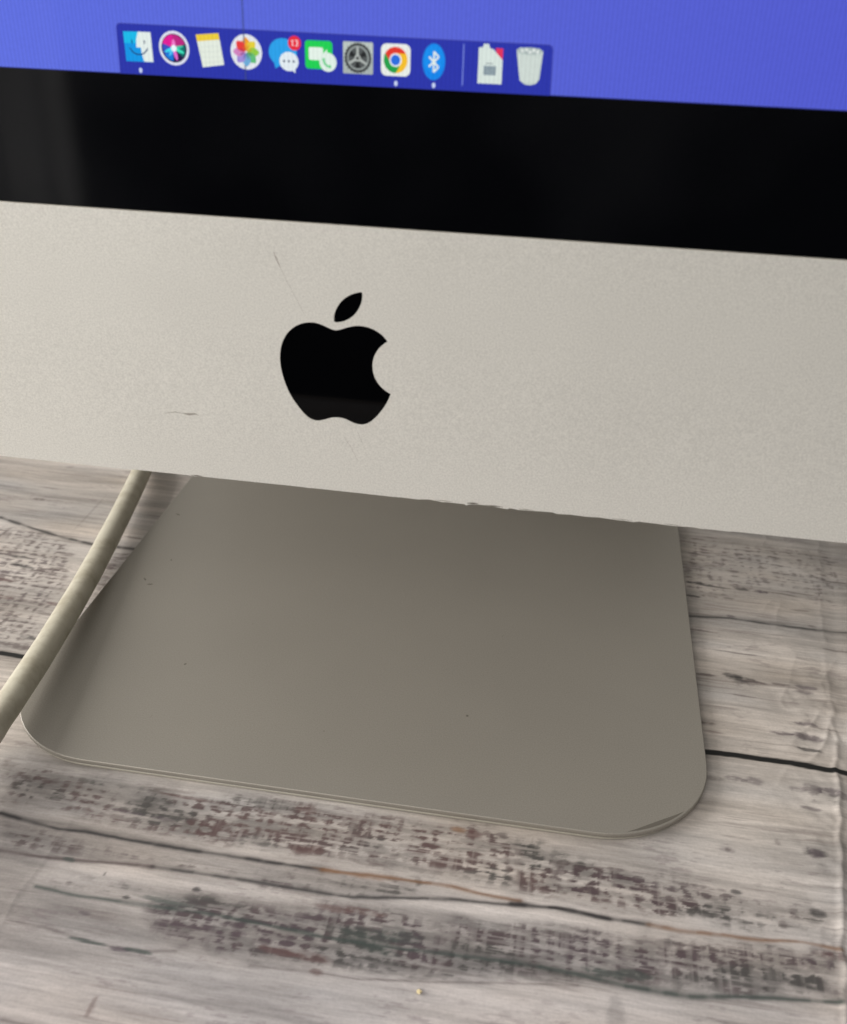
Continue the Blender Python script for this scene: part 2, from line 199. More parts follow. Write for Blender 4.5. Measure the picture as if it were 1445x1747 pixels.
def sheet_colour(X, Y):
    Xw = X + 3 * (fbm(X / 40, Y / 40, 31, 2) - .5); Yw = Y + 0.02 * X + 3.2 * (fbm(X / 55, Y / 25, 32, 2) - 0.5)
    streak = fbm(Xw / 26, Yw / 1.5, 41, 4); broad = fbm(Xw / 70, Yw / 9, 43, 3); cloud = fbm(X / 28, Y / 20, 47, 3); fine = fbm(Xw / 7, Yw / 0.8, 48, 2)
    lum = 0.455 * (1 + 0.65 * (streak - 0.5) + 0.7 * (broad - 0.5) + 0.18 * (cloud - 0.5) + 0.10 * (fine - 0.5))
    tint = fbm(X / 45, Y / 14, 51, 3) - 0.5
    C = np.stack([lum * (1.0 + 0.10 * tint), lum * (0.915 + 0.01 * tint), lum * (0.855 - 0.08 * tint)], -1)
    # thin brown grey grain lines
    g = sstep(0.66, 0.80, fbm(Xw / 22, Yw / 0.95, 61, 2)) * sstep(0.42, 0.62, fbm(X / 30, Y / 12, 63, 2)) * 0.42
    C = C * (1 - g[..., None]) + np.array([0.20, 0.165, 0.155]) * g[..., None]
    for mult, fe, P in TONES:
        sd = poly_sdf(X, Y + 0.8 * (fbm(X / 20, Y / 8, 55, 2) - 0.5), P); a = sstep(-fe, fe, sd); C = C * (1 + (mult - 1) * a[..., None])
    def lay(C, a, col): return C * (1 - a[..., None]) + np.array(col) * a[..., None]
    # saw marks: short dashes crossed by pale upright bands
    ph = 2 * (fbm(X / 9, Y / 14, 72, 3) - 0.5); pv = 2 * (fbm(X / 16, Y / 6, 75, 3) - 0.5)
    colw = np.cos(2 * np.pi * X / 4.4 + 6.0 * ph) * 0.5 + 0.5; roww = np.cos(2 * np.pi * (Y + 0.03 * X) / 2.8 + 4.0 * pv) * 0.5 + 0.5
    bits = fbm(X / 1.6, Y / 0.95, 71, 3); long_ = fbm(X / 5.0, Y / 0.8, 73, 2); clump = fbm(X / 9.0, Y / 4.0, 74, 3); upr = fbm(X / 0.9, Y / 4.0, 76, 2)
    mark = bits * 0.36 + long_ * 0.20 + upr * 0.12 + clump * 0.25 + colw * 0.09 + roww * 0.09 + colw * roww * 0.06
    faint = fbm(X / 3.0, Y / 0.7, 78, 3) * 0.6 + clump * 0.4
    fa = sstep(0.60, 0.70, faint) * sstep(0.45, 0.6, fbm(X / 35, Y / 12, 86, 2)) * 0.33
    C = C * (1 - fa[..., None]) + np.array([0.16, 0.12, 0.13]) * fa[..., None]
    band = (1 - 0.55 * sstep(0.52, 0.78, fbm(X / 1.3, Y / 16, 88, 2))) * (1 - 0.6 * sstep(0.55, 0.72, fbm(Xw / 18, Yw / 0.75, 89, 2)))
    hue = fbm(X / 16, Y / 8, 77, 2)
    for dens, key, P in PATCHES:
        xs = [p[0] for p in P]; ys = [p[1] for p in P]
        sd = poly_sdf(X, Y, P) + 5.0 * (fbm(X / 8, Y / 5, 79, 2) - 0.5)
        edge = sstep(-0.6, 5.0, sd)
        th = 0.625 - 0.075 * dens - 0.05 * (edge - 0.6)
        a = sstep(th - 0.035, th + 0.095, mark) * edge * (0.62 + 0.34 * dens) * band
        pc = np.array(PAL[key]); alt = np.array(PAL['g' if key in 'pr' else 'p']); bb = np.array(PAL['b'])
        w1 = sstep(0.50, 0.66, hue)[..., None]; w2 = sstep(0.50, 0.34, hue)[..., None]
        cc = bb * 0.75 + pc * 0.25; cc = cc * (1 - w1) + (alt * 0.5 + bb * .5) * w1; cc = cc * (1 - w2 * 0.4) + pc * w2 * 0.4
        C = C * (1 - (edge * (0.18 + 0.26 * sstep(0.35, 0.65, fbm(Xw / 5.0, Yw / 1.6, 87, 3))) * dens)[..., None])
        C = C * (1 - a[..., None]) + cc * a[..., None]
    for wd, st, key, P in LINES:
        jit = 0.25 * (vnoise(X / 9, Y * 0 + wd * 9, 81) - 0.5) + 0.15 * (vnoise(X / 1.7, Y * 0 + wd * 7, 82) - 0.5)
        d, s = path_dist(X, Y + jit, P)
        wv = wd * (0.72 + 0.6 * vnoise(X / 5.0, Y * 0 + 3 * wd, 83))
        if wd > 1.0: wv = wd * (1.0 + 0.14 * vnoise(X / 9.0, Y * 0, 83)); a = sstep(wv * 1.2, wv * 0.75, d)
        else: a = np.exp(-(d / wv) ** 2) * st * (0.72 + 0.28 * sstep(0.25, 0.5, vnoise(X / 3.0, Y * 0 + 5 * wd, 84)))
        C = lay(C, a, PAL[key])
        C = C * (1 - (0.10 * st * np.exp(-(d / (3.5 * wd)) ** 2))[..., None])
    wob = 0.55 * (fbm(X / 1.6, Y / 0.9, 91, 2) - 0.5) * 2
    for (px, py), hw, hh, st, key in DASHES:
        k = (np.abs(X - px) < hw * 2.2 + 1) & (np.abs(Y - py) < hh * 2.5 + 1.2)
        if not k.any(): continue
        e = ((X[k] - px) / hw) ** 2 + ((Y[k] - py + 0.05 * (X[k] - px)) / hh) ** 2
        a = sstep(1.7, 0.35, e + 1.1 * wob[k]) * st * 0.92
        if hw > 2.4 and hh > 0.85: a = a * (0.35 + 0.65 * sstep(0.44, 0.56, mark[k]))
        C[k] = C[k] * (1 - a[:, None]) + np.array(PAL[key]) * a[:, None]
    return np.clip(C, 0.01, 1)
def axis(lo, hi, a, b, step, coarse):
    return np.unique(np.round(np.concatenate([np.arange(lo, a, coarse), np.arange(a, b, step), np.arange(b, hi + 1, coarse), [hi]]), 3))
xs = axis(-460, 460, -212, 190, 0.5, 6.0); ys = axis(-250, 520, -102, 182, 0.4, 6.0)
GX, GY = np.meshgrid(xs, ys)
ZZ = sheet_relief(GX, GY); CC = sheet_colour(GX, GY)
nx_, ny_ = len(xs), len(ys)
co = np.stack([GX, GY, ZZ], -1).reshape(-1, 3) / 1000.0
idx = np.arange(nx_ * ny_).reshape(ny_, nx_)
quads = np.stack([idx[:-1, :-1], idx[:-1, 1:], idx[1:, 1:], idx[1:, :-1]], -1).reshape(-1)
me = bpy.data.meshes.new('printed_sheet')
me.vertices.add(len(co)); me.vertices.foreach_set('co', co.astype(np.float32).ravel())
me.loops.add(len(quads)); me.loops.foreach_set('vertex_index', quads.astype(np.int32))
nf = len(quads) // 4
me.polygons.add(nf); me.polygons.foreach_set('loop_start', np.arange(0, nf * 4, 4, dtype=np.int32))
me.polygons.foreach_set('use_smooth', np.ones(nf, bool))
me.update(calc_edges=True)
ca = me.color_attributes.new('print', 'FLOAT_COLOR', 'POINT')
ca.data.foreach_set('color', np.concatenate([CC.reshape(-1, 3), np.ones((len(co), 1))], 1).astype(np.float32).ravel())
m, nt, b = new_mat('printed_vinyl')
at = nt.nodes.new('ShaderNodeAttribute'); at.attribute_name = 'print'
t = nt.nodes.new('ShaderNodeTexCoord'); mp = nt.nodes.new('ShaderNodeMapping'); mp.inputs['Scale'].default_value = (220, 1500, 1)
n = nt.nodes.new('ShaderNodeTexNoise'); n.inputs['Scale'].default_value = 1.0; n.inputs['Detail'].default_value = 4
nt.links.new(t.outputs['Object'], mp.inputs[0]); nt.links.new(mp.outputs[0], n.inputs['Vector'])
r = nt.nodes.new('ShaderNodeMapRange'); r.inputs[3].default_value = 0.80; r.inputs[4].default_value = 1.20; nt.links.new(n.outputs['Fac'], r.inputs[0])
n2 = nt.nodes.new('ShaderNodeTexNoise'); n2.inputs['Scale'].default_value = 1300; n2.inputs['Detail'].default_value = 2
nt.links.new(t.outputs['Object'], n2.inputs['Vector'])
r2 = nt.nodes.new('ShaderNodeMapRange'); r2.inputs[3].default_value = 0.88; r2.inputs[4].default_value = 1.12; nt.links.new(n2.outputs['Fac'], r2.inputs[0])
mu = nt.nodes.new('ShaderNodeMath'); mu.operation = 'MULTIPLY'; nt.links.new(r.outputs[0], mu.inputs[0]); nt.links.new(r2.outputs[0], mu.inputs[1])
vs = nt.nodes.new('ShaderNodeVectorMath'); vs.operation = 'SCALE'
nt.links.new(at.outputs['Color'], vs.inputs[0]); nt.links.new(mu.outputs[0], vs.inputs['Scale']); nt.links.new(vs.outputs[0], b.inputs['Base Color'])
b.inputs['Roughness'].default_value = 0.55; b.inputs['Specular IOR Level'].default_value = 0.35
bp = nt.nodes.new('ShaderNodeBump'); bp.inputs['Strength'].default_value = 0.2; bp.inputs['Distance'].default_value = 0.0002
nt.links.new(n2.outputs['Fac'], bp.inputs['Height']); nt.links.new(bp.outputs[0], b.inputs['Normal'])
sheet = link('printed_backdrop_sheet', me, m)
tag(sheet, 'creased vinyl sheet printed with whitewashed wooden planks lying under the computer', 'backdrop sheet')

# the table the sheet lies on
bm = bmesh.new()
bmesh.ops.create_cube(bm, size=1.0); bmesh.ops.scale(bm, vec=(0.94, 0.79, 0.03), verts=bm.verts); bmesh.ops.translate(bm, vec=(0, 0.135, -0.0175), verts=bm.verts)
bmesh.ops.bevel(bm, geom=bm.edges[:], offset=0.002, segments=2, affect='EDGES')
tb = from_bm('table_top', bm, plain('table_board', (0.25, 0.2, 0.15), 0.6)); tb['kind'] = 'structure'; tb['label'] = 'plain table board under the printed sheet'

# ------------------------------------------------------------------ the computer
HB = 0.09035          # height of the display's lower edge
CHIN = 0.064; BEZ = 0.02753; HWID = 0.325; HTOP = 0.516 - 0.030; TILT = -0.00867
comp = bpy.data.objects.new('desktop_computer', None); COL.objects.link(comp)
tag(comp, 'all-in-one desktop computer with blue screen, black glass border and silver chin on a flat stand', 'computer')
disp = bpy.data.objects.new('display', None)     # frame of reference of the tilted display is baked into each mesh
bpy.data.objects.remove(disp)
ct, st_ = math.cos(TILT), math.sin(TILT)
def D(u, v, w=0.0):
    """display coordinates (mm across, mm up from the lower edge, mm out of the face) to metres"""
    u, v, w = u / 1000, v / 1000, w / 1000
    return Vector((u, v * st_ - w * ct, HB + v * ct + w * st_))

# chin with the logo cut out of it
def svg_path():
    segs = "c-5.8 4.5-108.2 62.2-108.2 190.5 0 148.4 130.3 200.9 134.2 202.2-.6 3.2-20.7 71.9-68.7 141.9-42.8 61.6-87.5 123.1-155.5 123.1s-85.5-39.5-164-39.5c-76.5 0-103.7 40.8-165.9 40.8s-105.6-57-155.5-127C46.7 790.7 0 663 0 541.8c0-194.4 126.4-297.5 250.8-297.5 66.1 0 121.2 43.4 162.7 43.4 39.5 0 101.1-46 176.3-46 28.5 0 130.9 2.6 198.3 99.2z"
    leaf = "c31.1-36.9 53.1-88.1 53.1-139.3 0-7.1-.6-14.3-1.9-20.1-50.6 1.9-110.8 33.7-147.1 75.8-28.5 32.4-55.1 83.6-55.1 135.5 0 7.8 1.3 15.6 1.9 18.1 3.2.6 8.4 1.3 13.6 1.3 45.4 0 102.5-30.4 135.5-71.3z"
    import re
    out = []
    for start, s in (((788.1, 340.9), segs), ((554.1, 159.4), leaf)):
        pts = [start]; cur = start; last = None
        for cmd, body in re.findall(r'([cCsSz])([^cCsSz]*)', s):
            nums = [float(v) for v in re.findall(r'-?(?:\d+\.?\d*|\.\d+)', body)]
            step = 6 if cmd in 'cC' else 4
            if cmd == 'z': break
            for i in range(0, len(nums), step):
                n = nums[i:i + step]; ox, oy = (cur if cmd.islower() else (0, 0))
                if step == 6: c1 = (ox + n[0], oy + n[1]); c2 = (ox + n[2], oy + n[3]); e = (ox + n[4], oy + n[5])
                else: c1 = (2 * cur[0] - last[0], 2 * cur[1] - last[1]); c2 = (ox + n[0], oy + n[1]); e = (ox + n[2], oy + n[3])
                N = 14
                for k in range(1, N + 1):
                    t = k / N; a = (1 - t) ** 3; b_ = 3 * (1 - t) ** 2 * t; c_ = 3 * (1 - t) * t * t; d_ = t ** 3
                    pts.append((a * cur[0] + b_ * c1[0] + c_ * c2[0] + d_ * e[0], a * cur[1] + b_ * c1[1] + c_ * c2[1] + d_ * e[1]))
                last = c2; cur = e
        cl = [pts[0]]
        for p in pts[1:]:
            if math.hypot(p[0] - cl[-1][0], p[1] - cl[-1][1]) > 0.8: cl.append(p)
        if math.hypot(cl[0][0] - cl[-1][0], cl[0][1] - cl[-1][1]) < 0.8: cl.pop()
        out.append(cl)
    return out
LS = 0.0317003
loops = [[((x - 407) * LS, 33.973 + (500 - y) * LS) for x, y in c] for c in svg_path()]
CM = CHIN * 1000
# lower edge of the chin, nicked and dirty in places
nick = {14.2: -0.10, 15.0: -0.12, 20: -.1, 26: -0.16, 30.6: -0.1, 31.6: -0.35, 33.0: 0.02, 36.4: 0.10, 37.4: 0.12, 44: -0.14, 47.6: -0.02, 60: -0.08, 63: .02, 68: -0.15, 75: -.02, 80: -0.14, 84.4: 0.0, 22.5: 0.1, 34.6: 0.12, 41.0: -0.2, 42.0: 0.05, 52.0: 0.1, 53.0: -0.12, 56.0: 0.0, 71.0: -.18, 72.4: 0.02, 87.0: -.12, 93: -.1}
lower = [(-325.0, 2.5), (-324.2, 0.8), (-322.5, 0.0)] + [(-60.0, 0), (-38.0, 0.0), (-36.0, -0.12), (-35, 0.0), (-9.0, 0.0), (-7.0, -0.10), (-6.0, 0.0)]
for u in sorted(nick): lower.append((u, nick[u] * 1.35)); lower.append((u + 0.35 + 0.4 * random.random(), nick[u] * 1.35 * random.uniform(0.2, 1.1)))
lower += [(96.0, 0.0), (322.5, 0.0), (324.2, 0.8), (325.0, 2.5)]
outer = lower + [(325.0, CM - 0.14), (-325.0, CM - 0.14)]
bm = bmesh.new(); ed = []
for lp in [outer] + loops:
    vs_ = [bm.verts.new(D(u, v, 0)) for u, v in lp]
    ed += [bm.edges.new((vs_[i], vs_[(i + 1) % len(vs_)])) for i in range(len(vs_))]
bmesh.ops.triangle_fill(bm, use_beauty=True, use_dissolve=False, edges=ed, normal=(0, -1, 0))
bm.verts.ensure_lookup_table()
def wall_ring(bm, pts, w0, w1, close=True):
    a = [bm.verts.new(D(u, v, w0)) for u, v in pts]; b_ = [bm.verts.new(D(u, v, w1)) for u, v in pts]
    for i in range(len(pts) if close else len(pts) - 1):
        j = (i + 1) % len(pts); bm.faces.new((a[i], a[j], b_[j], b_[i]))
    return a, b_
for lp in loops: wall_ring(bm, lp, 0, -0.22)
wall_ring(bm, lower, 0, -1.2, False)
# cut edge along the top of the chin
e0 = [D(-325, CM - 0.14, 0), D(325, CM - 0.14, 0), D(325, CM, -0.22), D(-325, CM, -0.22)]
chin = from_bm('chin', bm, [M_CHIN], comp)
bm = bmesh.new(); bm.faces.new([bm.verts.new(p) for p in e0]); bm.faces.new([bm.verts.new(p) for p in (D(-325, CM, -0.22), D(325, CM, -0.22), D(325, CM, -1.2), D(-325, CM, -1.2))])
from_bm('chin_edge', bm, [M_EDGE], chin)
logo_names = ('logo_apple', 'logo_leaf')
for nm, lp in zip(logo_names, loops):
    bm = bmesh.new(); bm.faces.new([bm.verts.new(D(u, v, -0.2)) for u, v in lp]); bmesh.ops.triangulate(bm, faces=bm.faces[:])
    from_bm(nm, bm, [M_LOGO], chin)

# scratches, dirt
def ribbon(name, pts, widths, w, mat, parent):
    bm = bmesh.new(); L = []; 
    for i, (u, v) in enumerate(pts):
        a = pts[max(i - 1, 0)]; c = pts[min(i + 1, len(pts) - 1)]; dx, dy = c[0] - a[0], c[1] - a[1]; n = math.hypot(dx, dy)
        L.append((bm.verts.new(D(u - dy / n * widths[i] / 2, v + dx / n * widths[i] / 2, w)), bm.verts.new(D(u + dy / n * widths[i] / 2, v - dx / n * widths[i] / 2, w))))
    for i in range(len(L) - 1): bm.faces.new((L[i][0], L[i + 1][0], L[i + 1][1], L[i][1]))
    return from_bm(name, bm, [mat], parent)
ribbon('scratch', [(-13.3, 57.4), (-12.6, 55.6), (-11.9, 53.9)], [0.05, 0.16, 0.05], 0.012, M_SCRB, chin)
ribbon('scratch', [(-11.9, 53.9), (-10.6, 51.2), (-9.2, 48.4), (-7.6, 45.3), (-6.6, 43.3)], [0.04, 0.06, 0.04, 0.06, 0.02], 0.012, M_SCR, chin)
ribbon('scratch', [(1.6, 15.0), (3.6, 12.0), (5.4, 8.2)], [0.02, 0.07, 0.02], 0.012, M_SCR, chin)
ribbon('scratch', [(4.6, 17.5), (6.0, 14.2), (6.8, 12.0)], [0.02, 0.05, 0.02], 0.012, M_SCR, chin)
ribbon('scratch', [(-42.5, 16.2), (-39.5, 16.9), (-37.6, 16.7)], [0.04, 0.20, 0.10], 0.012, M_SCR, chin)
ribbon('scratch', [(-37.6, 16.7), (-36.0, 16.6), (-34.6, 16.9), (-33.6, 16.6)], [0.12, 0.6, 0.42, 0.05], 0.012, M_SCR, chin)
for (u0, v0, u1, v1, wd) in ((24.2, 0.2, 28.5, 0.15, .25), (31.8, 0.25, 34.6, 0.35, 0.5), (36.2, 0.2, 40.5, 0.2, .28), (44, 0.1, 48, 0.1, 0.25), (66, .1, 71, .1, .22), (78, .1, 82, .1, .22), (-37, .1, -34, .1, .3)):
    ribbon('edge_dirt', [(u0, v0), ((u0 + u1) / 2, (v0 + v1) / 2 + 0.05), (u1, v1)], [wd * .3, wd, wd * .2], 0.015, M_DIRT if wd > .27 else M_SCR, chin)

# seam and black glass
HT = 455.0
def quad_obj(name, u0, u1, v0, v1, w, mat, parent):
    bm = bmesh.new(); bm.faces.new([bm.verts.new(D(*p, w)) for p in ((u0, v0), (u1, v0), (u1, v1), (u0, v1))]); return from_bm(name, bm, [mat], parent)
bm = bmesh.new(); bm.faces.new([bm.verts.new(D(*p, -1.0)) for p in ((-325, CM), (325, CM), (325, CM + 0.6), (-325, CM + 0.6))])
from_bm('glass_seam', bm, [M_GAP], comp)
G0 = CM + 0.32
GP = [(-325, G0), (325, G0), (325, HT - 6), (323.2, HT - 1.8), (319, HT), (-319, HT), (-323.2, HT - 1.8), (-325, HT - 6)]
SW, SV0, SV1 = 297.5, CM + BEZ * 1000, HT - 27.5
bm = bmesh.new(); ed = []
for lp in (GP, [(-SW, SV0), (SW, SV0), (SW, SV1), (-SW, SV1)]):
    v_ = [bm.verts.new(D(u, v, 0)) for u, v in lp]; ed += [bm.edges.new((v_[i], v_[(i + 1) % len(v_)])) for i in range(len(v_))]
bmesh.ops.triangle_fill(bm, use_beauty=True, use_dissolve=False, edges=ed, normal=(0, -1, 0))
wall_ring(bm, GP, 0, -1.2)
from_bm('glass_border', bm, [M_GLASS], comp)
screen = quad_obj('screen', -SW, SW, SV0, SV1, 0.0, emit('lit_desktop', rgb(94, 110, 222), 0.06, rgb(82, 90, 204)), comp)
ribbon('dead_pixel_column', [(-17.38, SV0), (-17.3, 108), (-17.3, SV1)], [0.22, 0.22, 0.22], 0.06, emit('dead_column', rgb(62, 72, 120)), screen)
# screen rim, a dark hairline where the picture meets the border
ribbon('picture_edge', [(-SW, SV0 + 0.05), (SW, SV0 + 0.05)], [0.16, 0.16], 0.02, emit('dim_edge', rgb(40, 46, 110)), screen)

# dock
def rrect(cx, cy, w, h, r, n=6, skew=0.0):
    p = []
    for sx, sy, a0 in ((1, 1, 0), (-1, 1, 90), (-1, -1, 180), (1, -1, 270)):
        for k in range(n + 1):
            a = R(a0 + 90 * k / n); p.append((cx + sx * (w / 2 - r) + r * math.cos(a), cy + sy * (h / 2 - r) + r * math.sin(a)))
    return p
def circ(cx, cy, r, n=28, ry=None):
    return [(cx + r * math.cos(2 * math.pi * k / n), cy + (ry or r) * math.sin(2 * math.pi * k / n)) for k in range(n)]
def arc_band(cx, cy, r0, r1, a0, a1, n=14):
    return [(cx + r1 * math.cos(R(a0 + (a1 - a0) * k / n)), cy + r1 * math.sin(R(a0 + (a1 - a0) * k / n))) for k in range(n + 1)] + \
           [(cx + r0 * math.cos(R(a1 + (a0 - a1) * k / n)), cy + r0 * math.sin(R(a1 + (a0 - a1) * k / n))) for k in range(n + 1)]
def flat_layers(name, layers, parent, w0=0.03):
    bm = bmesh.new(); mats = []
    for i, (pts, col) in enumerate(layers):
        mm = E(*col)
        if mm not in mats: mats.append(mm)
        f = bm.faces.new([bm.verts.new(D(u, v, w0 + 0.012 * i)) for u, v in pts])
        f.normal_update()
        if f.normal.y > 0: f.normal_flip()
        f.material_index = mats.index(mm)
    bmesh.ops.triangulate(bm, faces=bm.faces[:])
    return from_bm(name, bm, mats, parent)
def rot(pts, cx, cy, a): 
    c, s = math.cos(R(a)), math.sin(R(a)); return [(cx + (x - cx) * c - (y - cy) * s, cy + (x - cx) * s + (y - cy) * c) for x, y in pts]
dk = [(-43.9, SV0 + 0.02), (43.4, SV0 + 0.02)] + [(43.2 - 0.9 + 0.9 * math.cos(R(a)), 99.55 + 0.9 * math.sin(R(a))) for a in (0, 22, 45, 67, 90)] + [(-43.7 + 0.9 + 0.9 * math.cos(R(a)), 99.95 + 0.9 * math.sin(R(a))) for a in (90, 112, 135, 157, 180)]
dk2 = [(u + (0.14 if u < 0 else -0.14), v - (0.14 if v > 95 else 0)) for u, v in dk]
flat_layers('dock_bar', [(dk, (62, 66, 160)), (dk2, (44, 54, 168))], screen, 0.015)
def icon(layers, label):
    o = flat_layers('dock_icon', layers, screen, 0.04); o['label'] = label
WH = (226, 236, 232)
# two-tone face
fx, fy = -39.4, 96.65
face = [(fx + 0.2, fy + 2.75), (fx - 0.25, fy + 1.4), (fx - 0.42, fy - 0.1), (fx + 0.55, fy - 0.15), (fx + 0.6, fy - 1.2), (fx + 0.95, fy - 2.7), (fx + 2.9, fy - 2.7), (fx + 2.85, fy + 2.75)]
icon([([(fx - 2.9, fy + 2.7), (fx - 2.85, fy - 2.75), (fx + 2.9, fy - 2.75), (fx + 2.8, fy + 2.75)], (20, 150, 228)),
      ([(fx - 2.9, fy + 2.7), (fx - 2.88, fy + 0.6), (fx + 0.2, fy + 0.6), (fx + 0.2, fy + 2.75)], (28, 186, 232)),
      (face, WH),
      ([(fx - 1.35, fy + 1.25), (fx - 1.35, fy + 0.55), (fx - 1.1, fy + 0.55), (fx - 1.1, fy + 1.25)], (24, 70, 130)),
      ([(fx + 1.25, fy + 1.25), (fx + 1.25, fy + 0.55), (fx + 1.5, fy + 0.55), (fx + 1.5, fy + 1.25)], (70, 84, 110)),
      (arc_band(fx + 0.05, fy + 0.65, 1.95, 2.2, 205, 335), (34, 68, 118))], 'blue and white square icon with a smiling line face')
# round voice orb
sx_, sy_ = -31.9, 96.7
def petal(cx, cy, a, L, w, off=0.0, n=8):
    out = []
    for k in range(n + 1):
        t = k / n; out.append((off + L * t, w * math.sin(math.pi * t) ** 0.8))
    for k in range(n - 1, 0, -1):
        t = k / n; out.append((off + L * t, -w * math.sin(math.pi * t) ** 0.8))
    c, s = math.cos(R(a)), math.sin(R(a)); return [(cx + x * c - y * s, cy + x * s + y * c) for x, y in out]
icon([(circ(sx_, sy_, 3.15), (222, 226, 240)), (circ(sx_, sy_, 2.65), (38, 26, 70)),
      (arc_band(sx_, sy_, 0.5, 2.5, 20, 100), (186, 40, 128)), (arc_band(sx_, sy_, 0.5, 2.5, 95, 165), (226, 30, 150)), (arc_band(sx_, sy_, 0.4, 2.4, 160, 215), (60, 80, 190)),
      (arc_band(sx_, sy_, 0.4, 2.4, 212, 262), (20, 120, 214)), (arc_band(sx_, sy_, 0.4, 2.35, 318, 378), (20, 112, 104)),
      (petal(sx_, sy_, 200, 2.2, .32), (60, 214, 240)), (petal(sx_, sy_, -22, 2.3, .32), (64, 226, 190)), (petal(sx_, sy_, 12, 2.1, .25), (60, 200, 170)),
      (petal(sx_, sy_, 283, 2.4, .36), (232, 110, 206)), (petal(sx_, sy_, 90, 1.7, .4), (236, 120, 200)), (petal(sx_, sy_, 232, 1.9, .28), (80, 190, 240)),
      (circ(sx_, sy_, 0.62, 12), (232, 246, 250))], 'round dark icon with coloured light rays and white ring')
# tilted note pad
nt_ = [(-27.2, 99.35), (-22.5, 99.8), (-21.7, 94.1), (-26.2, 93.45)]
nb = [(-27.2, 99.35), (-22.5, 99.8), (-22.33, 98.65), (-27.0, 98.15)]
ly = [(nt_, (226, 234, 222)), (nb, (236, 204, 62))]
for k in range(4):
    v = 97.1 - k * 0.95; ly.append(([(-26.5 + k * 0.15, v + .1), (-22.6 + k * 0.12, v + .42), (-22.6 + k * 0.12, v + .34), (-26.5 + k * 0.15, v + 0.02)], (204, 214, 206)))
icon(ly, 'tilted note pad icon with yellow top strip')
# flower
px_, py_ = -17.0, 96.65
ly = [(circ(px_, py_, 3.2), (226, 230, 236))]
for a, c in ((90, (240, 160, 44)), (45, (228, 206, 60)), (0, (146, 200, 70)), (-45, (96, 186, 120)), (-90, (110, 170, 214)), (-135, (160, 140, 214)), (180, (208, 132, 190)), (135, (232, 62, 60))):
    ly.append((petal(px_, py_, a, 2.5, 0.86, 0.2), c))
for a, c in ((67, (214, 150, 50)), (22, (178, 180, 50)), (-22, (96, 160, 90)), (-67, (90, 140, 150)), (-112, (118, 120, 180)), (-157, (160, 100, 160)), (157, (196, 60, 80)), (112, (208, 90, 44))):
    ly.append((petal(px_, py_, a, 1.35, 0.22, 0.15), c))
icon(ly, 'round white icon with a flower of eight coloured petals')
# speech bubbles with badge
bx, by = -9.4, 96.9
ly = [(circ(bx - .15, by, 2.85, 28, 2.55), (44, 160, 232)), ([(bx - 2.1, by - 1.5), (bx - 1.75, by - 3.0), (bx - 0.6, by - 2.3)], (44, 160, 232)),
      (circ(-8.35, 95.3, 1.95, 24, 1.75), (224, 234, 240)), ([(-7.9, 93.8), (-7.1, 93.2), (-7.1, 94.4)], (224, 234, 240))]
for k in (-1, 0, 1): ly.append((circ(-8.35 + k * 0.98, 95.35, 0.24, 10), (70, 80, 110)))
ly += [(circ(-7.1, 98.65, 1.32, 20), (232, 44, 62)),
       ([(-7.75, 99.05), (-7.5, 99.25), (-7.4, 99.25), (-7.4, 98.1), (-7.6, 98.1), (-7.6, 98.9)], (250, 220, 224)),
       (arc_band(-6.72, 98.93, 0.16, 0.34, -90, 150, 8), (250, 220, 224)), (arc_band(-6.72, 98.42, 0.16, 0.34, -150, 90, 8), (250, 220, 224))]
icon(ly, 'blue speech bubble icon with red number badge')
# green video call
gx, gy = -2.3, 96.7
icon([(rrect(gx, gy + 0.05, 5.5, 5.1, 0.7), (34, 206, 84)), (rrect(gx - 0.55, gy + 0.25, 2.9, 2.3, 0.35), (226, 240, 230)),
      ([(gx + 0.95, gy + 0.35), (gx + 1.7, gy + 1.15), (gx + 1.7, gy - .5), (gx + .95, gy + 0.1)], (226, 240, 230)),
      (circ(gx + 1.85, gy - 1.2, 1.72, 24), (222, 238, 228)),
      (arc_band(gx + 2.2, gy - 0.75, 1.0, 1.42, 190, 265, 8), (110, 206, 140)), (circ(gx + 1.0, gy - 0.75, 0.3, 10), (110, 206, 140)), (circ(gx + 2.2, gy - 1.95, 0.3, 10), (110, 206, 140))], 'green video call icon with white handset disc')
# grey gear
cx, cy = 5.55, 96.55
ly = [(rrect(cx, cy, 6.0, 5.75, 0.25), (168, 178, 176)), (rrect(cx, cy + 1.2, 5.8, 3.1, 0.2), (186, 196, 192)), (circ(cx, cy, 2.62, 32), (58, 60, 60)), (circ(cx, cy, 2.2, 32), (150, 158, 156)), (circ(cx, cy, 1.9, 32), (84, 88, 88))]
for k in range(24): ly.append((rot(rrect(cx + 2.62, cy, 0.3, 0.26, 0.05, 1), cx, cy, k * 15), (58, 60, 60)))
for a in (90, 210, 330): ly.append((arc_band(cx, cy, 0.55, 1.75, a + 42, a + 78, 5), (40, 42, 42)))
for a in (90, 210, 330): ly.append((rot(rrect(cx + 1.0, cy, 1.9, 0.42, 0.05, 1), cx, cy, a), (176, 182, 178)))
ly += [(circ(cx, cy, 0.62, 16), (176, 182, 178)), (circ(cx, cy, 0.3, 12), (50, 52, 52))]
icon(ly, 'grey square icon with a dark gear')
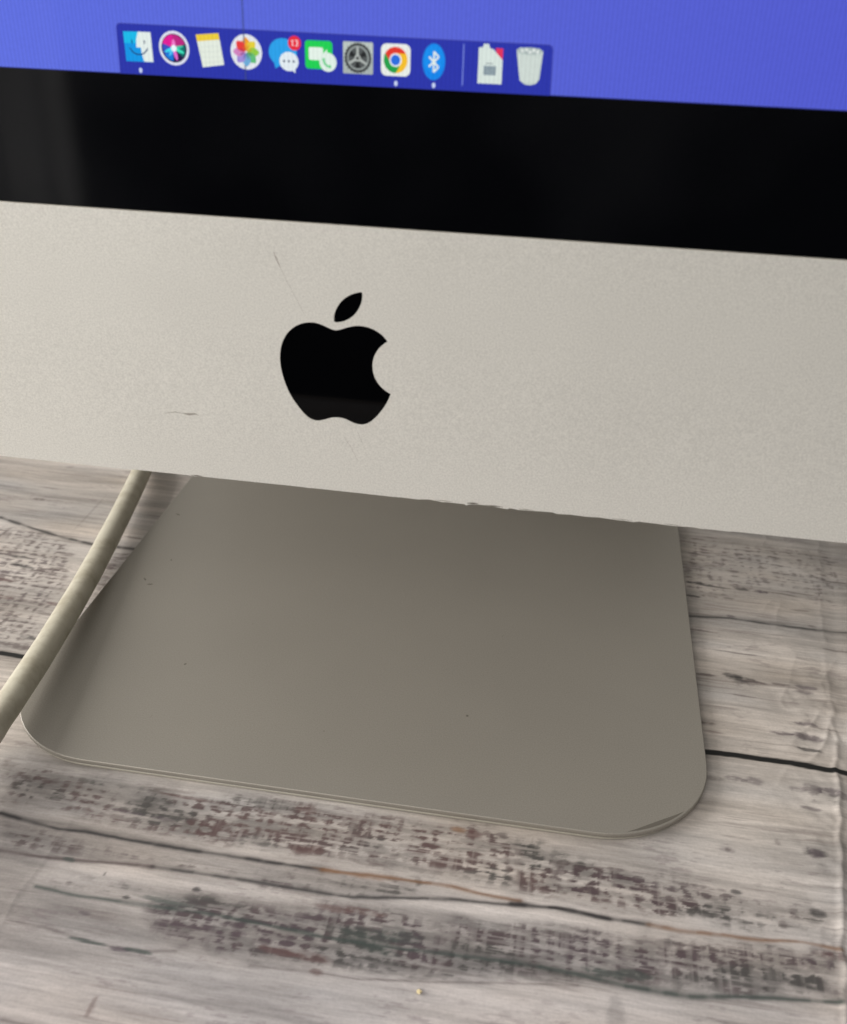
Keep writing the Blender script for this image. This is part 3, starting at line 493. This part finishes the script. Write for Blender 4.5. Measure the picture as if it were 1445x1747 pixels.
# three colour browser disc
hx, hy = 13.0, 96.5
ly = [(rrect(hx, hy, 5.8, 5.75, 1.1), (232, 236, 230))]
def sector(a0, a1, c, n=14):
    p0 = (hx + 1.15 * math.cos(R(a0 - 90 + 30)), hy)
    return (arc_band(hx, hy, 1.05, 2.35, a0, a1, n), c)
ly += [sector(30, 152, (226, 58, 46)), sector(150, 272, (36, 158, 74)), sector(270, 392, (244, 190, 44)),
       ([(hx + 2.0, hy + 1.2), (hx + 0.2, hy + 1.2), (hx + 0.0, hy + 1.05), (hx + 1.05, hy + 0.0)], (244, 190, 44)),
       ([(hx - 2.0, hy + 1.15), (hx - 1.0, hy - 0.5), (hx - 0.9, hy + 0.3), (hx - 0.5, hy + 1.2)], (226, 58, 46)),
       ([(hx + 0.1, hy - 2.3), (hx + 1.0, hy - 0.7), (hx + 0.2, hy - 0.95), (hx - 0.6, hy - 0.9)], (36, 158, 74)),
       (circ(hx, hy, 1.22, 24), (236, 240, 240)), (circ(hx, hy, 0.95, 24), (44, 110, 222))]
icon(ly, 'white rounded icon with red, green and yellow ring round a blue disc')
# wireless rune
rx_, ry_ = 20.5, 96.5
def stroke(a, b_, w=0.34):
    dx, dy = b_[0] - a[0], b_[1] - a[1]; n = math.hypot(dx, dy); ox, oy = -dy / n * w / 2, dx / n * w / 2
    return [(a[0] + ox, a[1] + oy), (a[0] - ox, a[1] - oy), (b_[0] - ox, b_[1] - oy), (b_[0] + ox, b_[1] + oy)]
icon([(circ(rx_, ry_, 2.22, 32, 3.25), (20, 132, 232)), (circ(rx_, ry_ + 0.5, 1.95, 32, 2.5), (24, 142, 238)),
      (stroke((rx_, ry_ + 1.85), (rx_, ry_ - 1.85)), WH), (stroke((rx_, ry_ + 1.8), (rx_ + 0.95, ry_ + 0.9)), WH), (stroke((rx_ + 0.95, ry_ + 0.9), (rx_ - 0.95, ry_ - 0.9)), WH),
      (stroke((rx_, ry_ - 1.8), (rx_ + 0.95, ry_ - 0.9)), WH), (stroke((rx_ + 0.95, ry_ - 0.9), (rx_ - 0.95, ry_ + 0.9)), WH)], 'blue oval icon with a white angular rune')
flat_layers('dock_divider', [([(26.12, 92.5), (26.32, 92.5), (26.3, 99.9), (26.1, 99.9)], (124, 140, 226))], screen, 0.04)
# document
ox = 31.4
ly = [([(32.3, 99.45), (33.75, 99.4), (33.75, 97.2), (32.9, 97.2)], (222, 54, 92)),
      ([(29.1, 99.4), (29.9, 99.5), (30.0, 100.1), (31.0, 100.1), (31.2, 99.4), (31.9, 99.2), (33.75, 97.4), (33.8, 93.1), (29.15, 93.1)], (214, 226, 220)),
      ([(30.2, 96.3), (32.6, 96.3), (32.6, 94.6), (30.2, 94.6)], (160, 176, 182))]
for k in range(6): ly.append(([(30.3 + .4 * k, 96.2), (30.5 + .4 * k, 96.2), (30.5 + .4 * k, 94.7), (30.3 + .4 * k, 94.7)], (112, 128, 140)))
ly.append((stroke((30.6, 96.7), (31.9, 96.7), .14), (110, 120, 130)))
icon(ly, 'white document file icon with red corner')
# bin
tr = [(36.3, 99.3), (37.0, 99.75), (40.6, 99.7), (41.35, 99.2), (41.0, 94.3), (40.4, 93.5), (39.3, 93.2), (38.3, 93.3), (37.5, 93.8), (37.15, 94.6)]
ly = [(tr, (198, 210, 204)), (circ(38.85, 99.2, 2.4, 20, 0.62), (170, 184, 182))]
for k in range(8): 
    a = 36.9 + k * 0.56; ly.append((stroke((a, 98.4), (38.85 + (a - 38.85) * 0.78, 93.9), .12), (222, 230, 224)))
for a, v in ((37.4, 99.2), (38.2, 99.4), (38.9, 99.0), (39.6, 99.35), (40.3, 99.1)): ly.append((rot(rrect(a, v, .62, .5, .1, 1), a, v, 37 * a), (224, 230, 226)))
icon(ly, 'white waste bin icon')
for u in (-39.4, 13.1, 20.6): 
    flat_layers('running_dot', [(circ(u, 92.3, 0.36, 12, 0.5), (196, 208, 240))], screen, 0.04)

# body behind the glass: thin edge, bulging back
def ring(u, v0, v1, w, r=6):
    p = []
    for sx, sy, a0 in ((1, 1, 0), (-1, 1, 90), (-1, -1, 180), (1, -1, 270)):
        for k in range(5):
            a = R(a0 + 90 * k / 4); cyy = (v0 + v1) / 2; hh = (v1 - v0) / 2
            p.append(D(sx * (u - r) + r * math.cos(a), cyy + sy * (hh - r) + r * math.sin(a), w))
    return p
bm = bmesh.new(); prev = None
prof = [(325, 0.02, 455, -1.2, 3), (325, 0.02, 455, -4.0, 3), (322, 3, 452, -5.5, 5), (300, 25, 430, -11, 12), (240, 70, 385, -24, 25), (160, 110, 340, -36, 35), (90, 140, 300, -42, 35), (40, 190, 255, -43.5, 20)]
for (u, v0, v1, w, r_) in prof:
    cur = [bm.verts.new(p) for p in ring(u, v0, v1, w, r_)]
    if prev:
        for i in range(len(cur)):
            j = (i + 1) % len(cur); bm.faces.new((prev[i], prev[j], cur[j], cur[i]))
    prev = cur
bm.faces.new(prev); bmesh.ops.recalc_face_normals(bm, faces=bm.faces[:])
from_bm('housing', bm, [M_BODY_SIDE], comp, smooth=False)
quad_obj('housing_liner', -324.5, 324.5, 1.0, 454, -1.25, M_GAP, comp)

# stand: flat foot, bend and neck in one sheet
def foot_outline(inset, n=16, r=0.032):
    x1 = 0.10386 - inset; yf = -0.012808 + inset; yb = 0.178
    p = [(x1, yb)]; e = 2.0
    for k in range(n + 1):
        a = math.pi / 2 * k / n; p.append((x1 - r + r * math.cos(a) ** (2 / e), yf + r - r * math.sin(a) ** (2 / e)))
    q = [(-x, y) for x, y in reversed(p)]
    return p + q
T0, T1 = 0.0006, 0.0024
bm = bmesh.new(); prev = None
for inset, z in ((0.0010, T0), (0.0003, T0 + 0.0001), (0.0, T0 + 0.0004), (0.0, T1 - 0.0002), (0.00006, T1 - 0.00006), (0.0002, T1)):
    cur = [bm.verts.new((x, y, z)) for x, y in foot_outline(inset)]
    if prev:
        for i in range(len(cur) - 1): bm.faces.new((prev[i], prev[i + 1], cur[i + 1], cur[i]))
    prev = cur
f = bm.faces.new(prev); f.smooth = True
bmesh.ops.recalc_face_normals(bm, faces=bm.faces[:])
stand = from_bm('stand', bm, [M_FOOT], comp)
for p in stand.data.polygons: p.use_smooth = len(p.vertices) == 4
# neck
bm = bmesh.new(); hw = 0.10386; path = [(0.178, 0.0010)]
for k in range(1, 9):
    a = R(105) * k / 8; path.append((0.178 + 0.022 * math.sin(a), 0.0010 + 0.022 * (1 - math.cos(a))))
path += [(0.12, 0.30)]
path = [path[0]] + path[1:]
def off(i, s):
    a = path[max(i - 1, 0)]; c = path[min(i + 1, len(path) - 1)]; dx, dy = c[0] - a[0], c[1] - a[1]; n = math.hypot(dx, dy)
    return (path[i][0] - dy / n * s, path[i][1] + dx / n * s)
rows = []
for i in range(len(path)):
    y0, z0 = off(i, 0.0014); y1, z1 = off(i, -0.0014)
    rows.append([bm.verts.new((-hw, y0, z0)), bm.verts.new((hw, y0, z0)), bm.verts.new((hw, y1, z1)), bm.verts.new((-hw, y1, z1))])
for i in range(len(rows) - 1):
    for k in range(4): bm.faces.new((rows[i][k], rows[i][(k + 1) % 4], rows[i + 1][(k + 1) % 4], rows[i + 1][k]))
bm.faces.new(rows[-1]); bmesh.ops.recalc_face_normals(bm, faces=bm.faces[:])
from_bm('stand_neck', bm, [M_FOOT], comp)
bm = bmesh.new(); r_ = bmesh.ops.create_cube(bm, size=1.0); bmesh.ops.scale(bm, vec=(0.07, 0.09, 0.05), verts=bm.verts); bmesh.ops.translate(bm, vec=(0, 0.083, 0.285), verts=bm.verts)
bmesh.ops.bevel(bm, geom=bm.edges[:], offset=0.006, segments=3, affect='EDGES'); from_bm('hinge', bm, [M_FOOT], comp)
# pad under the foot
bm = bmesh.new(); prev = None
for inset, z in ((0.0002, -0.0004), (0.0, -0.0001), (0.0, 0.0004), (0.0004, 0.0006)):
    cur = [bm.verts.new((x, y, z)) for x, y in foot_outline(inset + 0.0004)]
    if prev:
        for i in range(len(cur) - 1): bm.faces.new((prev[i], prev[i + 1], cur[i + 1], cur[i]))
    prev = cur
bm.faces.new(prev); bmesh.ops.recalc_face_normals(bm, faces=bm.faces[:])
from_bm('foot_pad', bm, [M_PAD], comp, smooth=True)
def speck(name, x, y, z, a, b_, rotz, mat, parent, n=9):
    bm = bmesh.new(); vs_ = []
    for k in range(n):
        t = 2 * math.pi * k / n; r1 = 0.7 + 0.5 * random.random(); xx, yy = a * r1 * math.cos(t), b_ * r1 * math.sin(t)
        vs_.append(bm.verts.new((x + xx * math.cos(rotz) - yy * math.sin(rotz), y + xx * math.sin(rotz) + yy * math.cos(rotz), z)))
    bm.faces.new(vs_); bm.normal_update()
    return from_bm(name, bm, [mat], parent)
M_FM = plain('scuff', (0.12, 0.108, 0.09), 0.7); M_FM2 = plain('scuff_pale', (0.24, 0.22, 0.19), 0.6)
SZ = [(1.2, .35, -.5), (.35, .5, 0), (1.0, .28, -.8), (1.1, .4, .3), (.45, .5, 0), (.3, .4, 0), (.45, .45, 0), (.3, .4, 0)]
for (x, y), (a, b_, rz) in zip(FOOTMARKS, SZ): speck('scuff_mark', x / 1000, y / 1000, 0.00242, a / 1000, b_ / 1000, rz, M_FM if a != .3 else M_FM2, stand)
for x, y, L in ((63, 44, 2.2), (40, 70, 1.4), (66, 14, 1.2), (-20, 110, 1.0), (-45, 60, 1.3), (20, 8, 0.8), (-70, 25, .9)):
    speck('scuff_mark', x / 1000, y / 1000, 0.00242, L / 1000 * .5, 0.00012, random.uniform(0.3, 1.3), M_FM2, stand, 7)
# worn dark line on the right front corner
bm = bmesh.new(); prev = None
ol = foot_outline(0.00045); 
seg = [p for p in ol if p[0] > 0.078 and p[1] < 0.001][:]
for i, (x, y) in enumerate(seg):
    t = i / (len(seg) - 1); w_ = 0.0013 * math.sin(math.pi * min(max(t, 0.0), 1)) + 0.00002
    dx, dy = -x + 0.0719, -y + 0.0192; n = math.hypot(dx, dy)
    cur = (bm.verts.new((x, y, 0.00243)), bm.verts.new((x + dx / n * w_, y + dy / n * w_, 0.00244)))
    if prev: bm.faces.new((prev[0], cur[0], cur[1], prev[1]))
    prev = cur
bmesh.ops.recalc_face_normals(bm, faces=bm.faces[:]); from_bm('worn_edge', bm, [M_FM], stand)

# ------------------------------------------------------------------ cable
P = [Vector((0.0, 0.046, 0.20)), Vector((0.0, 0.17, 0.12)), Vector((-0.05, 0.245, 0.09)), Vector((-0.115, 0.25, 0.03)), Vector((-0.135, 0.20, 0.0048))] + [Vector((x / 1000, y / 1000, z / 1000)) for x, y, z in CABLE]
P += [P[-1] + (P[-1] - P[-2]) * 1.0, P[-1] + (P[-1] - P[-2]) * 2.2 + Vector((-0.004, 0, -0.002)), Vector((-0.135, -0.13, 0.009)), Vector((-0.20, -0.17, 0.0036)), Vector((-0.34, -0.23, 0.0036))]
pts = []
for i in range(len(P) - 1):
    p0, p1, p2, p3 = P[max(i - 1, 0)], P[i], P[i + 1], P[min(i + 2, len(P) - 1)]
    for k in range(8):
        t = k / 8; pts.append(0.5 * ((2 * p1) + (p2 - p0) * t + (2 * p0 - 5 * p1 + 4 * p2 - p3) * t * t + (-p0 + 3 * p1 - 3 * p2 + p3) * t ** 3))
pts.append(P[-1])
bm = bmesh.new(); prev = None; CR = 0.00408; NS = 20
nrm = Vector((0, 0, 1))
for i, p in enumerate(pts):
    tg = (pts[min(i + 1, len(pts) - 1)] - pts[max(i - 1, 0)]).normalized(); s = tg.cross(Vector((0, 0, 1))).normalized(); u_ = s.cross(tg)
    cr = CR * (1 + 0.006 * math.sin(i * 0.7) + 0.003 * random.random())
    cur = [bm.verts.new(p + cr * (s * math.cos(2 * math.pi * k / NS) + u_ * math.sin(2 * math.pi * k / NS))) for k in range(NS)]
    if prev:
        for k in range(NS): bm.faces.new((prev[k], prev[(k + 1) % NS], cur[(k + 1) % NS], cur[k]))
    prev = cur
bmesh.ops.recalc_face_normals(bm, faces=bm.faces[:])
m, nt, b = new_mat('aged_white_cable')
t = nt.nodes.new('ShaderNodeTexCoord'); n = nt.nodes.new('ShaderNodeTexNoise'); n.inputs['Scale'].default_value = 130; n.inputs['Detail'].default_value = 6; n.inputs['Roughness'].default_value = 0.65
nt.links.new(t.outputs['Object'], n.inputs['Vector']); cr_ = nt.nodes.new('ShaderNodeValToRGB')
cr_.color_ramp.elements[0].position = 0.34; cr_.color_ramp.elements[0].color = (0.42, 0.385, 0.30, 1); cr_.color_ramp.elements[1].position = 0.56; cr_.color_ramp.elements[1].color = (0.54, 0.51, 0.42, 1)
nt.links.new(n.outputs['Fac'], cr_.inputs[0]); nt.links.new(cr_.outputs[0], b.inputs['Base Color']); b.inputs['Roughness'].default_value = 0.5
b.inputs['Specular IOR Level'].default_value = 0.3
cable = from_bm('power_cable', bm, [m], None, smooth=True)
tag(cable, 'off-white power cable running from behind the display past the left edge of the stand', 'cable')

# ------------------------------------------------------------------ crumb
bm = bmesh.new(); bmesh.ops.create_icosphere(bm, subdivisions=2, radius=0.0006)
for v in bm.verts: v.co *= 0.75 + 0.5 * random.random(); v.co.z *= 0.7
bmesh.ops.translate(bm, vec=(CRUMB[0] / 1000, CRUMB[1] / 1000, 0.0001), verts=bm.verts)
cb = from_bm('crumb', bm, [M_CRUMB]); tag(cb, 'tiny yellowish crumb lying on the printed sheet in front of the stand', 'crumb')

# ------------------------------------------------------------------ pale curtain behind and left of the camera, seen only as a faint reflection in the black glass
bm = bmesh.new(); NX = 160; rows = []
for j, z in enumerate((-0.75, -0.2, 0.2, 0.8, 1.7)):
    row = []
    for i in range(NX + 1):
        x = -0.82 - 1.1 * i / NX; row.append(bm.verts.new((x, -1.5 + 0.045 * math.sin(i * 0.52 + 0.4 * math.sin(i * 0.13)) + 0.02 * math.sin(i * 1.3 + j * 0.3), z)))
    rows.append(row)
for j in range(4):
    for i in range(NX): bm.faces.new((rows[j][i], rows[j][i + 1], rows[j + 1][i + 1], rows[j + 1][i]))
cu = from_bm('curtain', bm, [plain('pale_curtain_cloth', (0.8, 0.8, 0.8), 0.9)], None, smooth=True)
md = cu.modifiers.new('cloth_thickness', 'SOLIDIFY'); md.thickness = 0.002
tag(cu, 'pale folded curtain showing as a faint reflection at the left of the black glass', 'curtain')
